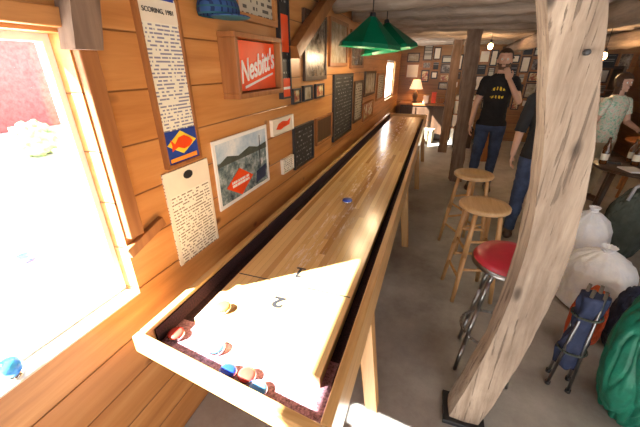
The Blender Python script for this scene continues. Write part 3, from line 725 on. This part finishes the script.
bm=bmesh.new(); bm_path(bm,[(1.59,3.12,.60),(1.61,3.13,.71),(1.69,3.15,.77),(1.77,3.17,.71),(1.79,3.18,.60)],.012); add("strap",bm,plain("grey_webbing",(.35,.35,.37),.8),t)
blob("green_jacket",(1.09,1.50,.38),(.135,.17,.46),M['greenjkt'],"green nylon jacket in a crumpled heap beside the folded chair","jacket",.14,1.6,None,2,ridge=.7,zf=.002)
blob("orange_jacket",(1.03,1.93,.21),(.085,.10,.23),M['orangejkt'],"rust orange jacket bundled on the concrete floor","jacket",.14,1.8,None,6,ridge=.6,zf=.002)
blob("navy_jacket",(1.27,2.00,.20),(.10,.12,.24),M['navy'],"dark navy jacket slumped on the floor","jacket",.16,1.8,None,9,ridge=.6,zf=.002)
blob("black_backpack",(1.34,1.70,.24),(.08,.10,.27),M['blackfab'],"black backpack slumped among the jackets","bag",.15,2.0,None,4,ridge=.5,zf=.002)
blob("grey_tote",(1.50,2.06,.24),(.09,.09,.26),M['greycloth'],"charcoal cloth tote bag standing on the floor","bag",.15,2.0,None,7,ridge=.5,zf=.002)
def camp_chair(cx,cy,h,mat,label,rot):
    t=thing("folded_camp_chair",(cx,cy,0),label,"chair")
    bm=bmesh.new()
    rows=[]; n=56
    for j in range(25):
        u=j/24; z=.14+(h-.14)*u; r=.046*(1+.12*math.sin(u*9))
        row=[]
        for i in range(n):
            a=2*math.pi*i/n; rr=r*(1+.10*math.sin(3*a+u*2)+.30*noise.noise(Vector((math.cos(a)*2,math.sin(a)*2,u*7))))
            row.append(bm.verts.new((cx+1.15*rr*math.cos(a),cy+.85*rr*math.sin(a),z)))
        rows.append(row)
    for a,b_ in zip(rows,rows[1:]):
        for i in range(n):
            j=(i+1)%n; f=bm.faces.new((a[i],a[j],b_[j],b_[i])); f.smooth=True
    bm.faces.new(rows[0][::-1]); bm.faces.new(rows[-1]); add("fabric_bundle",bm,mat,t)
    for zz in (.25,.48):
        bm=bmesh.new(); bm_path(bm,[(cx+.064*math.cos(i*math.pi/10),cy+.052*math.sin(i*math.pi/10),zz) for i in range(21)],.006,8); add("strap",bm,M['greycloth'],t)
    for i in range(4):
        a=i*math.pi/2+rot; bm=bmesh.new(); bm_tube(bm,(cx+.065*math.cos(a),cy+.065*math.sin(a),0),(cx+.035*math.cos(a+.3),cy+.035*math.sin(a+.3),h+.04),.008); add("leg",bm,M['darkchrome'],t)
        bm=bmesh.new(); bm_tube(bm,(cx+.065*math.cos(a),cy+.065*math.sin(a),0),(cx+.065*math.cos(a),cy+.065*math.sin(a),.02),.013); add("foot",bm,M['black'],t)
camp_chair(.850,1.60,.60,M['navy'],"folded dark camp chair with thin splayed legs standing upright",.5)
# ---------------------------------------------------------------- people
def seg_dist(p,a,b_):
    ab=b_-a; t=max(0,min(1,(p-a).dot(ab)/ab.length_squared)); return (p-(a+ab*t)).length
def person(x,y,yaw,height,arms,top_m,bot_m,hair_m,label,longhair=False,beard=False,logo=None,armexpose=.45,slim=1):
    s=height/1.75
    V=Vector
    bm=bmesh.new()
    prof=[(.82,.10,.08),(.86,.150,.105),(.93,.160,.112),(1.02,.148,.104),(1.12,.142,.10),(1.22,.155,.106),(1.33,.172,.112),(1.40,.166,.10),(1.45,.12,.085),(1.49,.06,.06)]
    rings=[]
    for z,a,b_ in prof:
        rings.append([bm.verts.new((a*slim*math.cos(2*math.pi*i/32),b_*math.sin(2*math.pi*i/32),z)) for i in range(32)])
    for a,b_ in zip(rings,rings[1:]):
        for i in range(32):
            j=(i+1)%32; bm.faces.new((a[i],a[j],b_[j],b_[i]))
    bm.faces.new(rings[0][::-1]); bm.faces.new(rings[-1])
    bm_caps(bm,(0,.01,1.44),.058,(0,0,1.56),.052)
    for sx in (-1,1):
        bm_caps(bm,(sx*.085,0,.88),.084,(sx*.10,-.01,.48),.055)
        bm_caps(bm,(sx*.10,-.01,.48),.053,(sx*.105,.02,.09),.038)
        bm_ball(bm,(sx*.10,.03,.34),(.053,.056,.11))
        bm_caps(bm,(sx*.105,.05,.045),.042,(sx*.125,-.13,.035),.036)
    segs=[]
    for sx in (-1,1):
        el,wr,hd,curl=arms[0 if sx<0 else 1]
        sh=V((sx*.172*slim,.0,1.405)); el=V(el); wr=V(wr); hd=V(hd)
        bm_caps(bm,sh,.052,el,.038); bm_caps(bm,el,.039,wr,.026)
        segs.append((sh,el,wr,wr+hd.normalized()*.2))
        hd.normalize()
        cd=curl.normalized(); cd=(cd-hd*cd.dot(hd)).normalized()
        side=hd.cross(cd).normalized()
        Rm=Matrix((side,cd,hd)).transposed()
        pc=wr+hd*.05
        bm_ball(bm,pc,(.040,.016,.055),16,10,Rm)
        for k_,(o,ln) in enumerate([(-.029,.065),(-.010,.075),(.010,.07),(.029,.055)]):
            b0=wr+hd*.088+side*o; m1=b0+hd*ln*.55+cd*.008; m2=m1+hd*ln*.32+cd*.028
            bm_caps(bm,b0,.0088,m1,.0082); bm_caps(bm,m1,.0082,m2,.0072)
        fs_=-1
        b0=wr+hd*.03+side*fs_*.032; m1=b0+hd*.035+side*fs_*.025+cd*.012; m2=m1+hd*.032+cd*.012
        bm_caps(bm,b0,.012,m1,.010); bm_caps(bm,m1,.010,m2,.008)
    bm_ball(bm,(0,.008,1.665),(.076,.094,.093),24,16)
    bm_ball(bm,(0,-.018,1.60),(.056,.066,.065),20,14)
    bm_caps(bm,(0,-.082,1.652),.009,(0,-.103,1.622),.013)
    bm_ball(bm,(0,-.083,1.588),(.022,.012,.006)); bm_ball(bm,(0,-.080,1.577),(.019,.012,.007))
    bm_ball(bm,(0,-.072,1.553),(.022,.018,.016))
    bm_caps(bm,(-.04,-.078,1.678),.008,(-.015,-.087,1.676),.007); bm_caps(bm,(.04,-.078,1.678),.008,(.015,-.087,1.676),.007)
    for sx in (-1,1): bm_ball(bm,(sx*.078,.008,1.635),(.010,.020,.032))
    me=bpy.data.meshes.new("t"); bm.to_mesh(me); bm.free()
    tmp=bpy.data.objects.new("t",me); COL.objects.link(tmp)
    md=tmp.modifiers.new("r","REMESH"); md.mode='VOXEL'; md.voxel_size=.0075
    sm=tmp.modifiers.new("s","SMOOTH"); sm.factor=.5; sm.iterations=2
    bpy.context.view_layer.update()
    me2=bpy.data.meshes.new_from_object(tmp.evaluated_get(bpy.context.evaluated_depsgraph_get())); bpy.data.objects.remove(tmp)
    B=bmesh.new(); B.from_mesh(me2); B.normal_update()
    vs=[(v.co.copy(),v.normal.copy()) for v in B.verts]; fcs=[[v.index for v in f.verts] for f in B.faces]; fc=[f.calc_center_median() for f in B.faces]
    B.free()
    root=thing("person",(x,y,0),label,"person")
    root.rotation_euler=(0,0,yaw); root.scale=(s,s,s)
    def sub(name,mask,off,mat,extra=None,solid=0):
        b2_=bmesh.new(); mp={}
        for fi,ids in enumerate(fcs):
            if mask(fc[fi]):
                q=[]
                for i in ids:
                    if i not in mp:
                        p,n=vs[i]; pp=p+n*off
                        if extra: pp=extra(pp,n)
                        mp[i]=b2_.verts.new(pp)
                    q.append(mp[i])
                f=b2_.faces.new(q); f.smooth=True
        bmesh.ops.smooth_vert(b2_,verts=[v for v in b2_.verts if v.is_boundary],factor=.5,use_axis_x=True,use_axis_y=True,use_axis_z=True)
        m_=bpy.data.meshes.new(name); b2_.to_mesh(m_); b2_.free(); m_.materials.append(mat)
        o=bpy.data.objects.new(name,m_); COL.objects.link(o); o.parent=root; W[o.name]=V((x,y,0))
        if solid:
            q=o.modifiers.new("s","SOLIDIFY"); q.thickness=solid; q.offset=-1
        return o
    def armz(p,full=True):
        for (sh,el,wr,tip) in segs:
            if seg_dist(p,el,wr)<.052 or seg_dist(p,wr,tip)<.08: return True
        return False
    def upper(p):
        for (sh,el,wr,tip) in segs:
            ab=el-sh; t=(p-sh).dot(ab)/ab.length_squared
            if seg_dist(p,sh,el)<.075 and t>.0:
                return t
        return None
    wr_=lambda pp,n: pp+n*(.006*noise.noise(pp*14)+.004*noise.noise(pp*30))
    sub("body",lambda p:True,0,M['skin'])
    def shirt(p):
        if p.z>1.485 or p.z<.88: return False
        u=upper(p)
        if u is not None and abs(p.x)>.160*slim: return u<armexpose+.15
        if armz(p) and (p.y<-.135 or abs(p.x)>.175): return False
        return abs(p.x)<.25 and p.y>-.15
    sub("shirt",shirt,.014,top_m,wr_,.006)
    sub("trousers",lambda p: .10<p.z<.93 and not (armz(p) and abs(p.x)>.155),.011,bot_m,wr_,.005)
    sub("shoe",lambda p: p.z<.115,.008,M['darkstain'],None,.004)
    def hairm(p):
        if p.z<1.5: return False
        if longhair: return (p.y>.0 and p.z>1.5) or (p.z>1.69) or (p.y>-.045 and p.z>1.50 and abs(p.x)>.040)
        if armz(p) and p.z<1.6: return False
        return (p.z>1.712) or (p.y>.02 and p.z>1.585 and abs(p.x)<.074) or (p.y>-.03 and p.z>1.655)
    sub("hair",hairm,.016,hair_m,None,.008)
    if beard: sub("beard",lambda p: 1.535<p.z<1.598 and -.2<p.y<-.02 and abs(p.x)<.06 and not(p.z>1.568 and p.z<1.592 and abs(p.x)<.018) and math.hypot(p.x,p.y)<.105,.004,M['beard'],None,.002)
    for sx in (-1,1):
        b3_=bmesh.new(); bm_ball(b3_,(sx*.031,-.077,1.650),.0115,12,8)
        m_=bpy.data.meshes.new("eye"); b3_.to_mesh(m_); b3_.free(); m_.materials.append(M['white']); o=bpy.data.objects.new("eye",m_); COL.objects.link(o); o.parent=root
        b3_=bmesh.new(); bm_ball(b3_,(sx*.031,-.0865,1.650),(.005,.003,.005),10,6)
        m_=bpy.data.meshes.new("pupil"); b3_.to_mesh(m_); b3_.free(); m_.materials.append(M['black']); o=bpy.data.objects.new("pupil",m_); COL.objects.link(o); o.parent=root
    if logo:
        for (mt,f) in logo:
            sub("shirt_print",lambda p: f(p) and p.y<-.05,.0165,mt,wr_,0)
    return root
relaxL=((-.225,.02,1.13),(-.24,-.05,.88),(0,-.15,-1),Vector((1,0,0)))
relaxR=((.225,.02,1.13),(.24,-.05,.88),(0,-.15,-1),Vector((-1,0,0)))
chinR=((.24,-.12,1.19),(.095,-.165,1.425),(-.45,.12,1),Vector((-.3,1,0)))
arc=lambda p: .035<math.hypot(p.x,(p.z-1.27)*1.1)<.085 and p.z>1.305 and int((p.x+1)*90)%3!=0
bar=lambda p: 1.215<p.z<1.245 and abs(p.x)<.07 and int((p.x+1)*90)%3!=0
person(.72,4.86,-.15,1.78,(relaxL,chinR),M['tee'],M['jeans'],M['hair'],"man in black tee with yellow print and jeans, hand at chin",beard=True,
   logo=[(M['yellow'],arc),(M['yellow'],bar)],slim=.9)
person(.97,3.38,2.9,1.66,(relaxL,relaxR),M['tee'],M['jeans'],M['hair'],"person in black tee and jeans standing behind the post",armexpose=.9)
person(1.98,4.85,.5,1.52,(relaxL,((.235,-.04,1.15),(.18,-.26,1.08),(-.3,-1,0),Vector((0,0,-1)))),M['palecloth'],M['khaki'],M['bhair'],"person in pale patterned tee and khaki trousers",longhair=True,slim=.93)
# ---------------------------------------------------------------- sill ball + outside
t=thing("glass_float",(XW-.03,.30,.8385),"blue and green glass ball on the window sill","ornament")
bm=bmesh.new(); bm_ball(bm,(XW-.03,.30,.871),.028,24,16); add("ball",bm,M['artglass'],t)
bm=bmesh.new(); bm_lathe(bm,[(.02,0),(.022,.004),(.014,.009)],(XW-.03,.30,.8385)); add("ring_base",bm,M['chrome'],t)
bm=bmesh.new(); bm_box(bm,(-22,5,-.08),(41.8,60,.06)); add("yard_ground",bm,M['snow'],label="pale sunlit gravel yard outside the window",cat="ground",kind="stuff")
t=thing("red_barn",(-12,8.0,-.05),"red painted barn across the yard","building")
box("walls",(-14,1.2,-.05),(-11,17,2.3),M['barnred'],t)
bm=bmesh.new()
for sx in (-1,1): bm_box(bm,(-12.5+sx*.85,9.1,2.75),(2.1,16.2,.08),Matrix.Rotation(sx*.5,3,'Y'))
add("roof",bm,M['white'],t)
for i,(x,y,r) in enumerate([(-7.5,4.2,.35),(-7.2,2.9,.3),(-8,6.0,.5)]):
    blob("shrub",(x,y,r*.8),(r,r,r*.9),M['leaf'],"pale green shrub in the yard","bush",.3,4,None,i,zf=-.05)
t=thing("bowl",(-3.4,1.5,-.05),"blue bowl on the gravel outside","bowl")
bm=bmesh.new(); bm_lathe(bm,[(.0,.0),(.045,0),(.075,.04),(.08,.06),(.066,.06),(.04,.02),(0,.015)],(-3.4,1.5,-.048)); add("shell",bm,M['bluepuck'],t)
# ---------------------------------------------------------------- lights
wd=bpy.data.worlds.new("world"); S.world=wd; wd.use_nodes=True
bg=wd.node_tree.nodes["Background"]; bg.inputs[0].default_value=(.86,.93,1,1); bg.inputs[1].default_value=3.5
sun=bpy.data.lights.new("sun",'SUN'); sun.energy=85; sun.angle=.02; sun.color=(1,.97,.93)
so=bpy.data.objects.new("sun",sun); COL.objects.link(so)
so.rotation_euler=Vector((.5,.43,-.56)).to_track_quat('-Z','Y').to_euler()
plight(1.3,1.6,1.90,20,(1,.90,.76),.25)  # added fill light without a fixture, brightens the right side
plight(1.3,-1.0,2.0,36,(1,.92,.82),.3)  # added fill light, unseen behind the camera, brightens the left wall
plight(.0,5.45,1.85,5,(1,.7,.42),.1)  # bare point light, no fixture modelled here
# ---------------------------------------------------------------- camera
cam=bpy.data.cameras.new("camera"); cam.lens=18; cam.sensor_width=36; cam.clip_start=.02
co=bpy.data.objects.new("camera",cam); COL.objects.link(co); co.location=(0,0,1.6)
co.rotation_euler=(math.radians(90-24.7),0,math.radians(19.1))
S.camera=co
